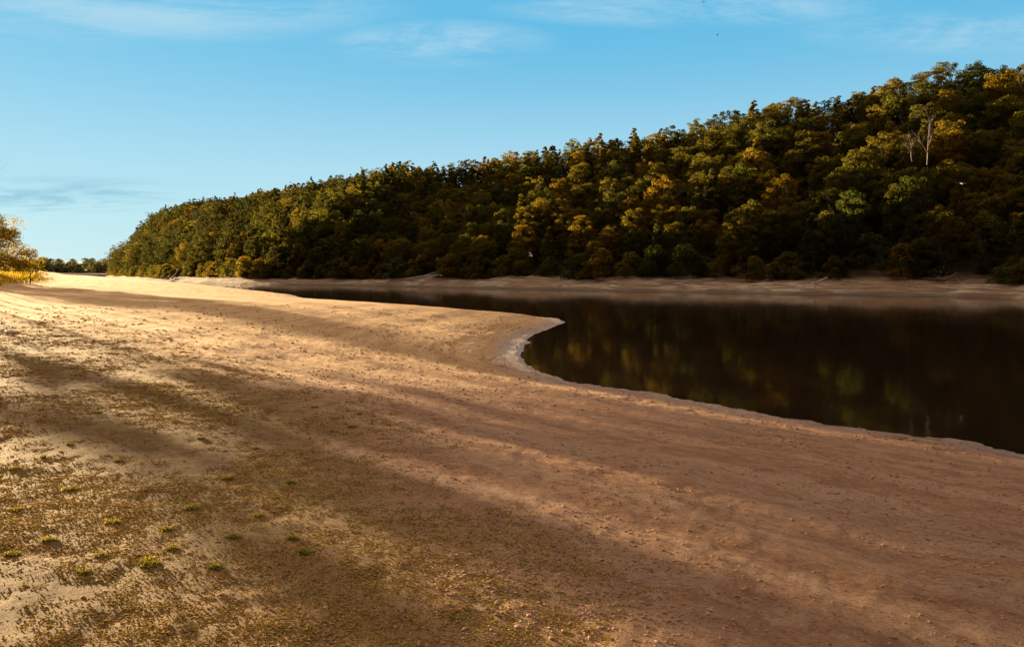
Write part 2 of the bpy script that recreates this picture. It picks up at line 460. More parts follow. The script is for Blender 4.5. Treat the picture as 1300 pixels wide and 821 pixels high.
def branching(height_, r0, seed, levels=3, lean=(0, 0), spread=.9, first=.3, kids=(4, 6), curl=.15):
    rnd = random.Random(seed); paths = []
    def grow(p, d, L, r, lv):
        path = limb(p, d, L, r, rnd, 6 if lv == 0 else 5, curl); paths.append(path)
        if lv >= levels: return
        n = rnd.randint(*kids)
        for k in range(n):
            f = first + (1 - first) * (k + rnd.uniform(.1, .9)) / n if lv == 0 else rnd.uniform(.25, .95)
            i = min(int(f * (len(path) - 1)), len(path) - 2); t = f * (len(path) - 1) - i
            a = path[i]; c = path[i + 1]
            q = [a[j] + (c[j] - a[j]) * t for j in range(4)]
            dd = (Vector(c[:3]) - Vector(a[:3])).normalized()
            side = dd.orthogonal().normalized(); an = rnd.uniform(0, 2 * PI)
            side = (side * math.cos(an) + dd.cross(side) * math.sin(an))
            nd = (dd * rnd.uniform(.6, 1.0) + side * spread * rnd.uniform(.6, 1.1) + Vector((0, 0, .2))).normalized()
            grow(q[:3], nd, L * rnd.uniform(.38, .6) * (1.1 - .4 * f), q[3] * .62, lv + 1)
    grow((0, 0, -.3), (lean[0], lean[1], 1), height_, r0, 0)
    return paths

# prototypes
KINDS = [('broad', 12.5, 4.0), ('broad', 11.5, 4.4), ('tall', 13.2, 3.4), ('broad', 13.2, 3.7), ('tall', 12.6, 3.6), ('broad', 10.8, 3.9), ('tall', 14.0, 3.0)]
crowns = []; trunks = []
for i, (k, hh, rd) in enumerate(KINDS):
    crowns.append(crown_mesh('crown', k, hh, rd, 130, 75, .27, 100 + i, .03))
    crowns[-1].materials.append(M_leaf)
    trunks.append(tube_mesh('trunk', branching(hh * .8, .26, 200 + i, 1, kids=(6, 8), spread=.8, first=.3)))
    trunks[-1].materials.append(M_bark)
bush = [crown_mesh('crown', 'bush', 5.0, 3.6, 26, 90, .36, 130 + i, .02) for i in range(2)]
for m_ in bush: m_.materials.append(M_leaf)
bush_tr = tube_mesh('trunk', branching(3.2, .10, 231, 1, kids=(6, 8), spread=1.1, first=.05)); bush_tr.materials.append(M_bark)

# candidate positions on the wooded slope
cand = []
g = np.random.default_rng(11)
sp = 4.9
gx = np.arange(-420, 320, sp); gy = np.arange(20, 700, sp * .9)
XX, YY = np.meshgrid(gx, gy); XX = XX + (np.arange(len(gy)) % 2)[:, None] * sp * .5
XX = XX + g.uniform(-2.0, 2.0, XX.shape); YY = YY + g.uniform(-2.0, 2.0, YY.shape)
XX = XX.ravel(); YY = YY.ravel()
sbv = sdist(far, XX, YY)
U = 650 + F * XX / np.maximum(YY, 1)
keep = (sbv > (tree_edge(XX, YY) + 1) * np.interp(U, [130, 230], [.3, 1])) & (sbv < 86) & (U > 60) & (U < 1560)
XX = XX[keep]; YY = YY[keep]; sbv = sbv[keep]; U = U[keep]
ZZ = height(XX, YY)[0]
D = np.hypot(XX, YY)
inframe = (U > 100) & (U < 1330)
score = np.where(inframe, D, 1e6)
order = np.argsort(score)
N_TREES = 290
indiv = set(order[:N_TREES].tolist())

def section(u):
    if u > 1215: return 'right of bare dead trees'
    if u > 1120: return 'around the bare dead trees'
    if u > 980: return 'above the driftwood pole'
    if u > 820: return 'left of the driftwood pole'
    if u > 700: return 'above pale striped mud bank'
    if u > 600: return 'near the flying gull'
    if u > 500: return 'above forked driftwood'
    return 'left of forked driftwood'
G_W = 'trees of the wood on the opposite bank'
def make_tree(crown, trunk, x, y, z, rz, sc, label, group, name='wood_tree', zs=1.):
    t = link(name, None, None, None, (x, y, z), rz); t.empty_display_size = .5
    t.scale = (sc, sc, sc * zs)
    tag(t, label, 'tree', group)
    a = link('crown', crown, None, t); b_ = link('trunk', trunk, None, t)
    return t
protos = {}
def tree_copy(key, crown, trunk, x, y, z, rz, sc, label, group, name, zs=1.):
    if key not in protos:
        protos[key] = make_tree(crown, trunk, x, y, z, rz, sc, label, group, name, zs); return protos[key]
    src = protos[key]
    t = src.copy(); C.objects.link(t)
    t.location = (x, y, z); t.rotation_euler = (0, 0, rz); t.scale = (sc, sc, sc * zs)
    for ch in list(src.children):
        c = ch.copy(); c.parent = t; C.objects.link(c)
    tag(t, label, 'tree', group)
    return t

DEADPOS = []
for (u, v, dy) in ((1178, 203, 0), (1155, 200, 0)):
    pass
stuff = {0: [[], [], [], [], 0], 1: [[], [], [], [], 0]}
rt = random.Random(5)
for i in range(len(XX)):
    x, y, z, s, u = XX[i], YY[i], ZZ[i], sbv[i], U[i]
    right = u > 620
    r_ = rt.random()
    if s > 50 and u < 860: ki = rt.choice([2, 4, 6, 3, 0])
    elif u < 500: ki = rt.choice([0, 1, 3, 4, 5, 2])
    else: ki = rt.choice([0, 1, 3, 5, 4])
    sc = rt.uniform(.82, 1.18)
    if s < 20 and u > 300: sc *= .85
    sc *= .90 if u > 300 else np.interp(u, [120, 190, 300], [1.7, 1.35, .95])
    near_edge = s < 18
    if i in indiv:
        where = section(u)
        shape = 'slim upright' if KINDS[ki][0] == 'tall' else 'round-topped'
        if near_edge: rowt = 'shaded %s tree at the foot of the wood, ' % shape
        elif s < 38: rowt = 'dark %s tree on the lower wooded slope, ' % shape
        elif s < 60: rowt = '%s tree half shaded on the middle slope, ' % shape
        else: rowt = 'golden sunlit %s tree near the skyline, ' % shape
        tree_copy(('w', ki), crowns[ki], trunks[ki], x, y, z - .4, rt.uniform(0, 6.28), sc, rowt + where, G_W, 'wood_tree', rt.uniform(.9, 1.1))
    else:
        if s > 75 and u < 1330 and rt.random() < .3: continue
        k, hh, rd = KINDS[ki]
        gg = np.random.default_rng(9000 + i)
        d = D[i]
        nc, nl, size = (95, 32, .40) if d < 240 else ((75, 28, .46) if d < 340 else (55, 26, .56))
        P, N, cl = crown_pts(k, hh * sc, rd * sc, nc, nl, gg, .06)
        P = P + np.array([x, y, z - .4])
        V, Fq, rr_ = leaves_from(P, N, size, gg)
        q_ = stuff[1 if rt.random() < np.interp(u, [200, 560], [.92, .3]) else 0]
        q_[0].append(V); q_[1].append(Fq + q_[4]); q_[4] += len(V)
        q_[2].append(.55 * rr_ + .45 * np.repeat(cl, 4)); q_[3].append(np.full(len(V), rt.random()))
for q_, mt, lb_ in ((stuff[0], M_leaf, 'more distant trees of the wood, behind and left of the nearest ones'), (stuff[1], M_leaf_shade, 'trees towards the far left end of the wood, shade put into leaf colour')):
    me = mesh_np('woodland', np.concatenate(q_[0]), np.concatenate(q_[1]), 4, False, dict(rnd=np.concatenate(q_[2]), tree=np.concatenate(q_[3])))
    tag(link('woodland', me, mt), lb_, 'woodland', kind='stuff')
off = 0
print('candidates', len(XX), 'stuff verts', off, 'max indiv D', D[order[N_TREES - 1]])

# low bushes along the foot of the wood, overhanging the mud
g = np.random.default_rng(21)
line = [up(*p) for p in far_px]
nb = 0
for i in range(len(line) - 1):
    (ax, ay), (bx, by) = line[i], line[i + 1]
    L = math.hypot(bx - ax, by - ay); n = max(1, int(L / 4.2))
    nx, ny = (by - ay) / L, -(bx - ax) / L
    if sdist(far, np.array([(ax + bx) / 2 + nx * 3]), np.array([(ay + by) / 2 + ny * 3]))[0] < 0: nx, ny = -nx, -ny
    for k in range(n):
        f = (k + g.uniform(0, 1)) / n; dd = g.uniform(7.0, 11.0) if ay < 230 else g.uniform(5, 8)
        x0 = ax + (bx - ax) * f; y0 = ay + (by - ay) * f
        for dd in np.arange(3., 22., .5):
            x = x0 + nx * dd; y = y0 + ny * dd
            if dd > float(tree_edge(np.array([x]), np.array([y]))[0]) * (1 if ay < 230 else .6) - g.uniform(0, 1.5): break
        u = 650 + F * x / y
        z = ground_z(x, y)
        sc = g.uniform(.65, 1.2)
        b_i = int(g.integers(0, 2))
        tree_copy(('b', b_i), bush[b_i], bush_tr, x, y, z - .3, g.uniform(0, 6.28), sc,
                  'low leafy bush at the mud edge below the wood, ' + section(u), 'bushes along the foot of the wood', 'bush')
        nb += 1
print('bushes', nb)

# bare dead trees standing in the wood
def dead_tree(name, x, y, z, hgt, r, seed, label, lean=(0, 0), spread=.75, levels=3, kids=(3, 5), first=.3, mat=None, rz=0):
    t = link(name, None, None, None, (x, y, z), rz)
    tag(t, label, 'dead tree', 'bare dead trees in the wood')
    paths = branching(hgt, r, seed, levels, lean, spread, first, kids)
    link('trunk', tube_mesh('trunk', paths[:1]), mat or M_dead, t)
    link('branches', tube_mesh('branches', paths[1:], 5), mat or M_dead, t)
    return t
def at_slope(u, v_base, d):
    x = (u - 650) / F * d
    return x, d, H + (HZ - v_base) / F * d
x, y, z = at_slope(1177, 207, 119); dead_tree('dead_tree', x, y, z, 7.2, .09, 61, 'tall pale bare dead tree forking above the dark wood', (.08, 0), .62, 3, (5, 6), .2)
x, y, z = at_slope(1158, 203, 119.5); dead_tree('dead_tree', x, y, z, 4.6, .06, 64, 'smaller greyish bare dead tree left of the tall pale one', (-.2, 0), .8, 3, (4, 5), .15)
x, y, z = at_slope(251, 292, 262); dead_tree('dead_tree', x, y, z, 7.5, .16, 67, 'faint bare dead tree near the skyline at the far left of the wood', (-.1, 0), .6, 2, (3, 4), .2)

# far-off wood beyond the lake
g = np.random.default_rng(31)
Vs = []; Fs = []; Rs = []; Ts = []; off = 0
for k in range(480):
    x = g.uniform(-1250, -250); y = 1125 + g.uniform(0, 1) ** 1.3 * 260
    z = ground_z(x, y)
    big = g.uniform(.8, 1.35)
    P, N, cl = crown_pts('bush', 17 * big, 9.5 * big, 26, 30, g, .0)
    V, Fq, r = leaves_from(P + np.array([x, y, z - 1.5]), N, 2.0, g)
    Vs.append(V); Fs.append(Fq + off); off += len(V); Rs.append(.4 * r + .6 * np.repeat(cl, 4)); Ts.append(np.full(len(V), g.uniform(0, 1)))
o = link('distant_wood', mesh_np('distant_wood', np.concatenate(Vs), np.concatenate(Fs), 4, False, dict(rnd=np.concatenate(Rs), tree=np.concatenate(Ts))), M_far)
tag(o, 'low distant woodland on the far shore at the left', 'woodland', kind='stuff')

# ------------------------------------------------------------------ trees of the near left bank
def leafy_tree(name, x, y, hh, rad, seed, label, group, mat, nclump=70, nleaf=140, size=.22, base=.1, kind='broad', tr=.2, cat='tree'):
    z = ground_z(x, y)
    t = link(name, None, None, None, (x, y, z - .1), 0)
    tag(t, label, cat, group)
    link('crown', crown_mesh('crown', kind, hh, rad, nclump, nleaf, size, seed, base), mat, t)
    link('trunk', tube_mesh('trunk', branching(hh * .85, tr, seed + 1, 2, kids=(5, 7), spread=.6, first=max(base, .1))), M_bark, t)
    return t
leafy_tree('willow', -65.5, 90, 8.3, 5.4, 301, 'golden-green leafy willow at the left edge behind the tall yellow grass', None, M_willow, 120, 220, .22, .0, 'bush')
leafy_tree('willow', -60.5, 92, 4.6, 2.3, 305, 'thin brownish bush right of the golden willow at the left edge', None, M_willow, 30, 60, .2, .0, 'bush', .08)

dx, dy = -math.sin(SUN_AZ), math.cos(SUN_AZ)       # towards the sun
nx, ny = math.cos(SUN_AZ), math.sin(SUN_AZ)        # across
def caster(w, t, hh, rad, base, seed, kind='broad', nclump=60, nleaf=70):
    x = nx * w + dx * t; y = ny * w + dy * t
    leafy_tree('bank_tree', x, y, hh, rad, seed, 'tall tree of the left bank outside the photo, its shadow lying on the beach', 'trees of the left bank', M_leaf, nclump, nleaf, .45, base, kind, .10)
gc = np.random.default_rng(88)
TE = math.tan(SUN_EL)
w_ = 3.3; ci = 0
while w_ < 52:
    bnd = np.interp(w_, [1.8, 3.8, 4.5, 6.2, 6.6, 7.4, 8.2, 11, 20, 33], [22, 21, 12, 11, 33, 33, 12, 14, 26, 46]) + gc.uniform(-3, 3)
    t_ = max(62, 7.8 * w_ + 14) + gc.uniform(-2, 10)
    gz = ground_z(nx * w_ + dx * t_, ny * w_ + dy * t_)
    lo_ = TE * (t_ - bnd) + 1.5 - gz; hi_ = TE * (t_ + 24) + (3.5 if w_ < 9 else 6) - gz
    lo_ = max(lo_, .8)
    caster(w_, t_, hi_, gc.uniform(1.4, 1.8) if w_ < 8.5 else gc.uniform(2.3, 2.9), lo_ / hi_, 400 + ci * 3)
    ci += 1; w_ += gc.uniform(1.2, 1.9) if w_ < 8.5 else gc.uniform(1.7, 2.4)
w_ = 5.6
while w_ < 50:
    bnd = np.interp(w_, [1.8, 8.2, 10, 20, 33], [9, 8, 17, 22, 38]) + gc.uniform(-4, 1)
    t_ = max(84, 7.8 * w_ + 40) + gc.uniform(-3, 10)
    gz = ground_z(nx * w_ + dx * t_, ny * w_ + dy * t_)
    lo_ = max(TE * (t_ - bnd) + 1.5 - gz, .8); hi_ = TE * (t_ + 26) + 5 - gz
    caster(w_, t_, hi_, 2.6, lo_ / hi_, 700 + ci * 3)
    ci += 1; w_ += gc.uniform(1.4, 1.8) if w_ < 20 else gc.uniform(2., 2.5)
print('casters', ci)

# tall yellow grass on the left bank
def build_blades(name, pts, L, W, spread, mat, seed, per=10, flat=.0, label=None, cat='grass'):
    """pts (n,3); per blades at each"""
    g = np.random.default_rng(seed); n = len(pts) * per
    B = np.repeat(pts, per, 0) + np.concatenate([g.normal(0, spread, (n, 2)), np.zeros((n, 1))], 1)
    Lr = np.repeat(L, per) * g.uniform(.5, 1.3, n); Wr = np.repeat(W, per) * g.uniform(.7, 1.3, n)
    an = g.uniform(0, 2 * PI, n); tilt = g.uniform(.1, 1., n) * (.5 + flat)
    tilt = np.minimum(tilt, 1.42)
    dirv = np.stack([np.cos(an) * np.sin(tilt), np.sin(an) * np.sin(tilt), np.cos(tilt)], 1)
    if flat > 3: dirv[:, 2] *= .55
    side = np.stack([-np.sin(an), np.cos(an), np.zeros(n)], 1) * Wr[:, None] * .5
    mid = B + dirv * (Lr * .55)[:, None]
    tipd = dirv + np.stack([np.cos(an) * .5, np.sin(an) * .5, -.35 * np.ones(n)], 1); tipd /= np.linalg.norm(tipd, axis=1, keepdims=True)
    tip = mid + tipd * (Lr * .5)[:, None]
    V = np.stack([B - side * .6, B + side * .6, mid + side, mid - side, tip], 1).reshape(-1, 3)
    k = np.arange(n)[:, None] * 5
    T1 = k + np.array([[0, 1, 2]]); T2 = k + np.array([[0, 2, 3]]); T3 = k + np.array([[3, 2, 4]])
    me = mesh_np(name, V, np.concatenate([T1, T2, T3]), 3, False,
                 dict(rnd=np.repeat(g.uniform(0, 1, n), 5), tree=np.repeat(np.repeat(g.uniform(0, 1, len(pts)), per), 5)))
    o = link(name, me, mat); tag(o, label, cat, kind='stuff'); return o
M_tallgrass = leaf_mat('tall_grass', [c4(.17, .14, .03), c4(.22, .155, .04), c4(.13, .12, .025)], .4, .35)
M_weed = leaf_mat('weeds', [c4(.16, .085, .03), c4(.30, .20, .065), c4(.15, .11, .03), c4(.24, .13, .045), c4(.19, .15, .045)], .06, .5, .95, .0)
g = np.random.default_rng(51)
n = 60000
yy = g.uniform(12, 170, n); xx = -.6 * yy - 2 - g.uniform(0, 1, n) ** .8 * 26
lbv = -(xx + .6 * yy + 2)
kp = lbv + 3 * fbm(xx * .3, yy * .3, 43) > 5.0
kp &= (xx / yy > -1.1)
xx = xx[kp]; yy = yy[kp]
zz = height(xx, yy)[0]
pts = np.stack([xx, yy, zz], 1)[:9000]
build_blades('tall_grass', pts, np.full(len(pts), .75), np.full(len(pts), .05), .22, M_tallgrass, 52, 8, .0, 'tall yellow-green grass on the bank under the willow at the left')

# low weeds and litter in the foreground
g = np.random.default_rng(61)
n = 24000
rr = 2.2 * (34 / 2.2) ** g.uniform(0, 1, n); th = g.uniform(-48, 12, n) * PI / 180
cx_ = rr * np.sin(th); cy_ = rr * np.cos(th)
dg = sdist(grass_poly, cx_, cy_) + 2.4 * fbm(cx_ * .5, cy_ * .5, 41)
dens = fbm(cx_ * .9, cy_ * .9, 71, 4) + .3 * fbm(cx_ * 5, cy_ * 5, 72, 4)
kp = (dg > g.uniform(-1.6, 1.8, n)) & (dens > -.09 + g.uniform(-.18, .18, n))
cx_ = cx_[kp][:11000]; cy_ = cy_[kp][:11000]; rr = rr[kp][:11000]
PER = 9
sg = (.018 + .006 * rr)[:, None] * g.lognormal(0, .35, (len(rr), 1))
xx = (cx_[:, None] + g.normal(0, 1, (len(rr), PER)) * sg * 1.3).ravel(); yy = (cy_[:, None] + g.normal(0, 1, (len(rr), PER)) * sg).ravel()
rr = np.repeat(rr, PER)
zz = height(xx, yy)[0]
pts = np.stack([xx, yy, zz - .002], 1)
sz = .017 + .0018 * rr
build_blades('weeds', pts, sz, .006 + .0011 * rr, .028, M_weed, 62, 7, 3.5, 'low brown and olive weeds and leaf litter spread over the left foreground sand')
print('weed tufts', len(pts))
M_green = leaf_mat('green_weeds', [c4(.16, .15, .035), c4(.12, .12, .03), c4(.22, .17, .045)], .2, .3, .9, .02)
k0 = 0
green_px = [(30, 655), (85, 628), (225, 700), (265, 722), (330, 655), (395, 700), (120, 520), (60, 575), (280, 600), (370, 620), (160, 590), (250, 560), (20, 705), (95, 725), (190, 715), (135, 700), (205, 665), (300, 690), (360, 690), (60, 690), (150, 665), (185, 500), (450, 540), (100, 560), (240, 640), (330, 560), (180, 720), (20, 600), (410, 520)]
for j, (u, v) in enumerate(green_px):
    zq = 1.5
    for _ in range(3):
        x, y = up(u + (j * 37 % 23) - 11, v + (j * 53 % 17) - 8, zq); zq = ground_z(x, y)
    n = int(g.integers(10, 28)) if j != 22 else 26
    kk = np.arange(n); ra = .0085 * np.sqrt(kk) * g.uniform(.8, 1.15); an_ = kk * 2.4 + g.uniform(0, 6)
    p2 = np.stack([x + ra * np.cos(an_) * 1.3, y + ra * np.sin(an_), np.zeros(n)], 1)
    p2[:, :2] += g.uniform(-.004, .004, (n, 2))
    p2[:, 2] = height(p2[:, 0], p2[:, 1])[0] - zq
    p2[:, 0] -= x; p2[:, 1] -= y
    tone = 'dark green' if j == 22 else ('pale green' if j < 3 else 'green')
    o = build_blades('weed_clump', p2, np.full(n, g.uniform(.026, .038)), np.full(n, .009), .012, M_green, 80 + j, 9, 1.4, 'x', 'weed')
    del o['kind']; o.location = (x, y, zq)
    j -= 14
    wh = {0: 'small pale green weed clump lowest in the left foreground, right of a twin clump', 1: 'pale green weed clump in the sunny left foreground, beside two others',
          8: 'lone dark weed clump out on the bare red mud edge'}.get(j, 'small green weed clump low on the sunlit litter of the left foreground')
    tag(o, wh, 'weed', 'green weed clumps in the foreground')

# clods and pebbles
def lumps(name, pts, size, mat, seed, label, flat=.6, aniso=1.6):
    g = np.random.default_rng(seed); n = len(pts)
    import bmesh
    bm = bmesh.new(); bmesh.ops.create_icosphere(bm, subdivisions=1, radius=1)
    bv = np.array([v.co[:] for v in bm.verts]); bf = np.array([[v.index for v in f.verts] for f in bm.faces]); bm.free()
    m_ = len(bv)
    V = bv[None] * (1 + g.uniform(-.28, .28, (n, m_, 1)))
    V = V * np.stack([g.uniform(.8, aniso, n), g.uniform(.7, 1.2, n), g.uniform(.35, .9, n) * flat / .6], 1)[:, None, :]
    a = g.uniform(0, 2 * PI, n); ca = np.cos(a)[:, None]; sa_ = np.sin(a)[:, None]
    V = np.stack([V[..., 0] * ca - V[..., 1] * sa_, V[..., 0] * sa_ + V[..., 1] * ca, V[..., 2]], -1)
    V = V * size[:, None, None] + pts[:, None, :]
    Fq = bf[None] + (np.arange(n) * m_)[:, None, None]
    o = link(name, mesh_np(name, V.reshape(-1, 3), Fq.reshape(-1, 3), 3, True), mat)
    tag(o, label, 'stones', kind='stuff'); return o
M_clod = simple_mat('clods', c4(.24, .13, .08), c4(.42, .26, .17), 5, .95, .5)
M_stone = simple_mat('pale_stones', c4(.40, .33, .28), c4(.62, .55, .50), 3, .9, .4)
g = np.random.default_rng(71)
n = 44000
rr = 2.2 * (45 / 2.2) ** g.uniform(0, 1, n); th = g.uniform(-42, 44, n) * PI / 180
xx = rr * np.sin(th); yy = rr * np.cos(th)
hz, sav, _, _ = height(xx, yy)
kp = (sav > .2) & (fbm(xx * .8, yy * .8, 73) + g.uniform(-.2, .2, n) > 0.02) & ((sdist(grass_poly, xx, yy) < -.3) | (g.uniform(0, 1, n) < .18))
xx, yy, hz, rr = xx[kp][:15000], yy[kp][:15000], hz[kp][:15000], rr[kp][:15000] * .85
sz = (.004 + .0009 * rr) * np.minimum(g.lognormal(0, .45, len(xx)), 2.)
lumps('clods', np.stack([xx, yy, hz], 1), np.minimum(sz, .06), M_clod, 72, 'small clods of dried mud and pebbles scattered over the red beach')
# dark clods along the waterline on the right
xs = []; 
for k in range(60):
    u = g.uniform(1120, 1190) if k < 34 else g.uniform(760, 1300)
    v = np.interp(u, [770, 830, 900, 980, 1060, 1150, 1240, 1300], [491, 499, 513, 527, 540, 551, 562, 575]) + g.uniform(1, 9)
    x, y = up(u, v, .12); xs.append((x, y, ground_z(x, y)))
lumps('shore_clods', np.array(xs), g.uniform(.015, .05, len(xs)), M_clod, 74, 'dark wet clods lying along the water edge at the right')
# stones on the opposite bank
xs = []
for k in range(150):
    u = g.choice([g.uniform(1040, 1120), g.uniform(1150, 1280), g.uniform(500, 1300), g.uniform(500, 1300)])
    vw = np.interp(u, [500, 600, 700, 800, 900, 1000, 1100, 1200, 1300], [363.5, 365.5, 367.5, 369.5, 371, 373, 374.5, 376, 379])
    x, y = up(u, vw); k2 = 1 + g.uniform(.012, .07); x *= k2; y *= k2
    xs.append((x, y, ground_z(x, y)))
lumps('bank_stones', np.array(xs), g.uniform(.05, .17, len(xs)), M_stone, 75, 'pale stones scattered on the opposite mud bank')

# ------------------------------------------------------------------ driftwood
def drift(name, u, v, paths, label, z=None, rz=0, mat=None, group='driftwood on the opposite bank'):
    x, y = up(u, v, 0); zz = ground_z(x, y)
    if z is not None: zz = z
    o = link(name, tube_mesh(name, paths, 6), mat or M_drift, None, (x, y, zz), rz)
    tag(o, label, 'driftwood', group); return o
def on_bank(u, k=1.03):
    vw = np.interp(u, [125, 160, 200, 250, 300, 360, 430, 500, 600, 700, 800, 900, 1000, 1100, 1200, 1300], [351, 353.3, 355.9, 359.2, 360.6, 361.3, 362, 363.5, 365.5, 367.5, 369.5, 371, 373, 374.5, 376, 379])
    x, y = up(u, vw); x *= k; y *= k
    return x, y, ground_z(x, y)
def bank_drift(u, k, paths, label, dz=.2):
    x, y, z = on_bank(u, k)
    o = link('driftwood', tube_mesh('driftwood', paths, 6), M_drift, None, (x, y, z + dz), 0)
    tag(o, label, 'driftwood', 'driftwood on the opposite bank'); return o
rd = random.Random(9)
# long pole sloping from the bank into the water
x, y, z = on_bank(1008, 1.0); x2, y2, z2 = on_bank(1050, 1.075)
o = link('driftwood', tube_mesh('driftwood', [[(0, 0, .02, .05), ((x2 - x) * .5, (y2 - y) * .5, max(z2, .5) * .5 + .35, .09), (x2 - x, y2 - y, z2 + .55, .12)],
        [((x2 - x) * .6, (y2 - y) * .6, z2 * .6 + .45, .05), ((x2 - x) * .75, (y2 - y) * .6, z2 * .6 + 1.1, .02)]]), M_drift, None, (x, y, 0))
tag(o, 'long thin pale driftwood pole sloping down the bank to the water', 'driftwood', 'driftwood on the opposite bank')
bank_drift(540, 1.03, [[(-5.5, 0, .1, .10), (-2.5, -.3, .5, .13), (0, 0, .9, .16), (3.2, .3, 1.1, .18)], [(-4.2, -1, -.1, .08), (-1, -.8, .3, .11), (2.6, 0, .9, .15)],
           [(-.5, 0, .8, .07), (1.2, .2, 1.5, .06), (2.8, .3, 1.7, .04)], [(3.2, .3, 1.1, .18), (3.8, .3, .7, .22)]], 'forked bleached driftwood lying on the left middle of the bank')
for (u, k, n, L, lab) in ((217, 1.02, 10, 7.5, 'tangle of bleached fallen branches on the shore at the far left of the wood'),
                          (1195, 1.075, 7, 4.0, 'fallen grey branches under the wood near the right edge'),
                          (1222, 1.05, 4, 2.6, 'small pale broken branches beside the fallen grey ones near the right edge')):
    ps = []
    for q in range(n):
        a = rd.uniform(-.5, .9); s_ = rd.choice([-1, 1])
        ps.append(limb((rd.uniform(-.25, .25) * L, rd.uniform(-.5, .5), .1), (s_ * math.cos(a), rd.uniform(-.3, .3), abs(math.sin(a)) * .8 + .05), L * rd.uniform(.35, .75), .025 * L / 1.2, rd, 5, .15, 0, .3))
    bank_drift(u, k, ps, lab, .1)

# ------------------------------------------------------------------ litter and birds
zq = 1.5
for _ in range(3):
    x, y = up(15, 421, zq); zq = ground_z(x, y)
V = []; nu, nv = 14, 6
for i in range(nu):
    for j in range(nv):
        a = i / (nu - 1) - .5; b_ = j / (nv - 1) - .5
        V.append((a * .34 * (1 - .5 * b_ * b_), b_ * .16 * (1 - .9 * a * a), .02 + .045 * (math.sin(7 * a + 2) * .4 + .8) * (1 - 3.4 * b_ * b_)))
n0 = len(V); V += [(p[0] * .98, p[1] * .98, p[2] - .012) for p in V]
Fq = []
for i in range(nu - 1):
    for j in range(nv - 1):
        a = i * nv + j; Fq.append((a, a + nv, a + nv + 1, a + 1)); Fq.append((a + n0, a + 1 + n0, a + nv + 1 + n0, a + nv + n0))
def edge(a, b_): Fq.append((a, b_, b_ + n0, a + n0))
for i in range(nu - 1): edge((i + 1) * nv, i * nv); edge(i * nv + nv - 1, (i + 1) * nv + nv - 1)
for j in range(nv - 1): edge(j, j + 1); edge((nu - 1) * nv + j + 1, (nu - 1) * nv + j)
me = bpy.data.meshes.new('plastic_scrap'); me.from_pydata(V, [], Fq)
for p in me.polygons: p.use_smooth = True
o = link('plastic_scrap', me, M_white, None, (x, y, zq), .15)
tag(o, 'flat white scrap of plastic lying on the sand at the left edge', 'litter')

def body_mesh(name, rings, sides=10):
    """rings (x, z, ry, rz) along x"""
    V = []; Fq = []
    for (x, z, ry, rz) in rings:
        for k in range(sides):
            a = 2 * PI * k / sides; V.append((x, ry * math.cos(a), z + rz * math.sin(a)))
    n = len(rings)
    for i in range(n - 1):
        for k in range(sides):
            a = i * sides + k; b_ = i * sides + (k + 1) % sides; Fq.append((a, b_, b_ + sides, a + sides))
    Fq.append(tuple(range(sides))[::-1]); Fq.append(tuple((n - 1) * sides + k for k in range(sides)))
    me = bpy.data.meshes.new(name); me.from_pydata(V, [], Fq)
    for p in me.polygons: p.use_smooth = True
    return me
def wing_mesh(s, up_=.5, span=.62):
    secs = [(0, 0, .10, 0), (.35, .02, .09, up_ * .35), (.6, -.01, .075, up_ * .42), (1., -.12, .015, up_ * .30)]
    V = []; Fq = []
    for (f, cx, hw, z) in secs:
        y = s * (f * span + .02)
        V += [(cx + hw, y, z), (cx - hw, y, z - .01), (cx - hw * .3, y, z + .012), (cx + hw * .5, y, z + .016)]
    for i in range(3):
        a = i * 4
        for k in range(4):
            b_ = a + k; c = a + (k + 1) % 4; Fq.append((b_, c, c + 4, b_ + 4) if s > 0 else (b_, b_ + 4, c + 4, c))
    Fq.append((0, 1, 2, 3)); Fq.append((12, 13, 14, 15))
    me = bpy.data.meshes.new('wing'); me.from_pydata(V, [], Fq); return me
def gull(x, y, z, rz, flying, label, group=None, mats=None, sc=1., tilt=0, name='gull', cat='bird'):
    mb, mw = mats or (M_gull, M_wing)
    t = link(name, None, None, None, (x, y, z), rz); t.rotation_euler = (tilt, 0, rz); t.scale = (sc,) * 3
    tag(t, label, cat, group)
    if flying:
        link('body', body_mesh('body', [(-.30, 0, .05, .006), (-.20, 0, .03, .02), (-.08, 0, .055, .05), (.05, 0, .065, .06), (.14, .01, .045, .045), (.19, .02, .038, .040), (.235, .018, .025, .026), (.25, .015, .01, .01)]), mb, t)
        link('wing', wing_mesh(1), mw, t); link('wing', wing_mesh(-1), mw, t)
        link('beak', body_mesh('beak', [(.245, .012, .011, .012), (.29, .004, .004, .004)], 6), M_beak, t)
    else:
        link('body', body_mesh('body', [(-.30, .10, .012, .010), (-.20, .07, .05, .035), (-.08, .05, .08, .07), (.05, .05, .085, .075), (.13, .08, .06, .06), (.165, .15, .036, .036), (.18, .20, .040, .038), (.215, .21, .03, .03), (.235, .21, .01, .01)]), mb, t)
        for s in (1, -1):
            link('wing', body_mesh('wing', [(-.33, .10 , .006, .008), (-.2, .09, .02, .035), (0, .085, .022, .05), (.08, .08, .012, .03)]), mw, t).location = (0, s * .07, 0)
        link('beak', body_mesh('beak', [(.23, .205, .010, .011), (.28, .195, .004, .004)], 6), M_beak, t)
    return t
def sky_at(u, v, d): return ((u - 650) / F * d, d, H + (HZ - v) / F * d)
x, y, z = sky_at(674, 324.5, 88); gull(x, y, z, .3, True, 'white gull flying low over the dark water in front of the wood', 'gulls', None, .9, .5)
x, y, z = sky_at(1221, 233.5, 85); gull(x, y, z, 1.3, True, 'white gull flying in front of the dark wood at the right, wings edge-on', 'gulls', None, .6, .2)
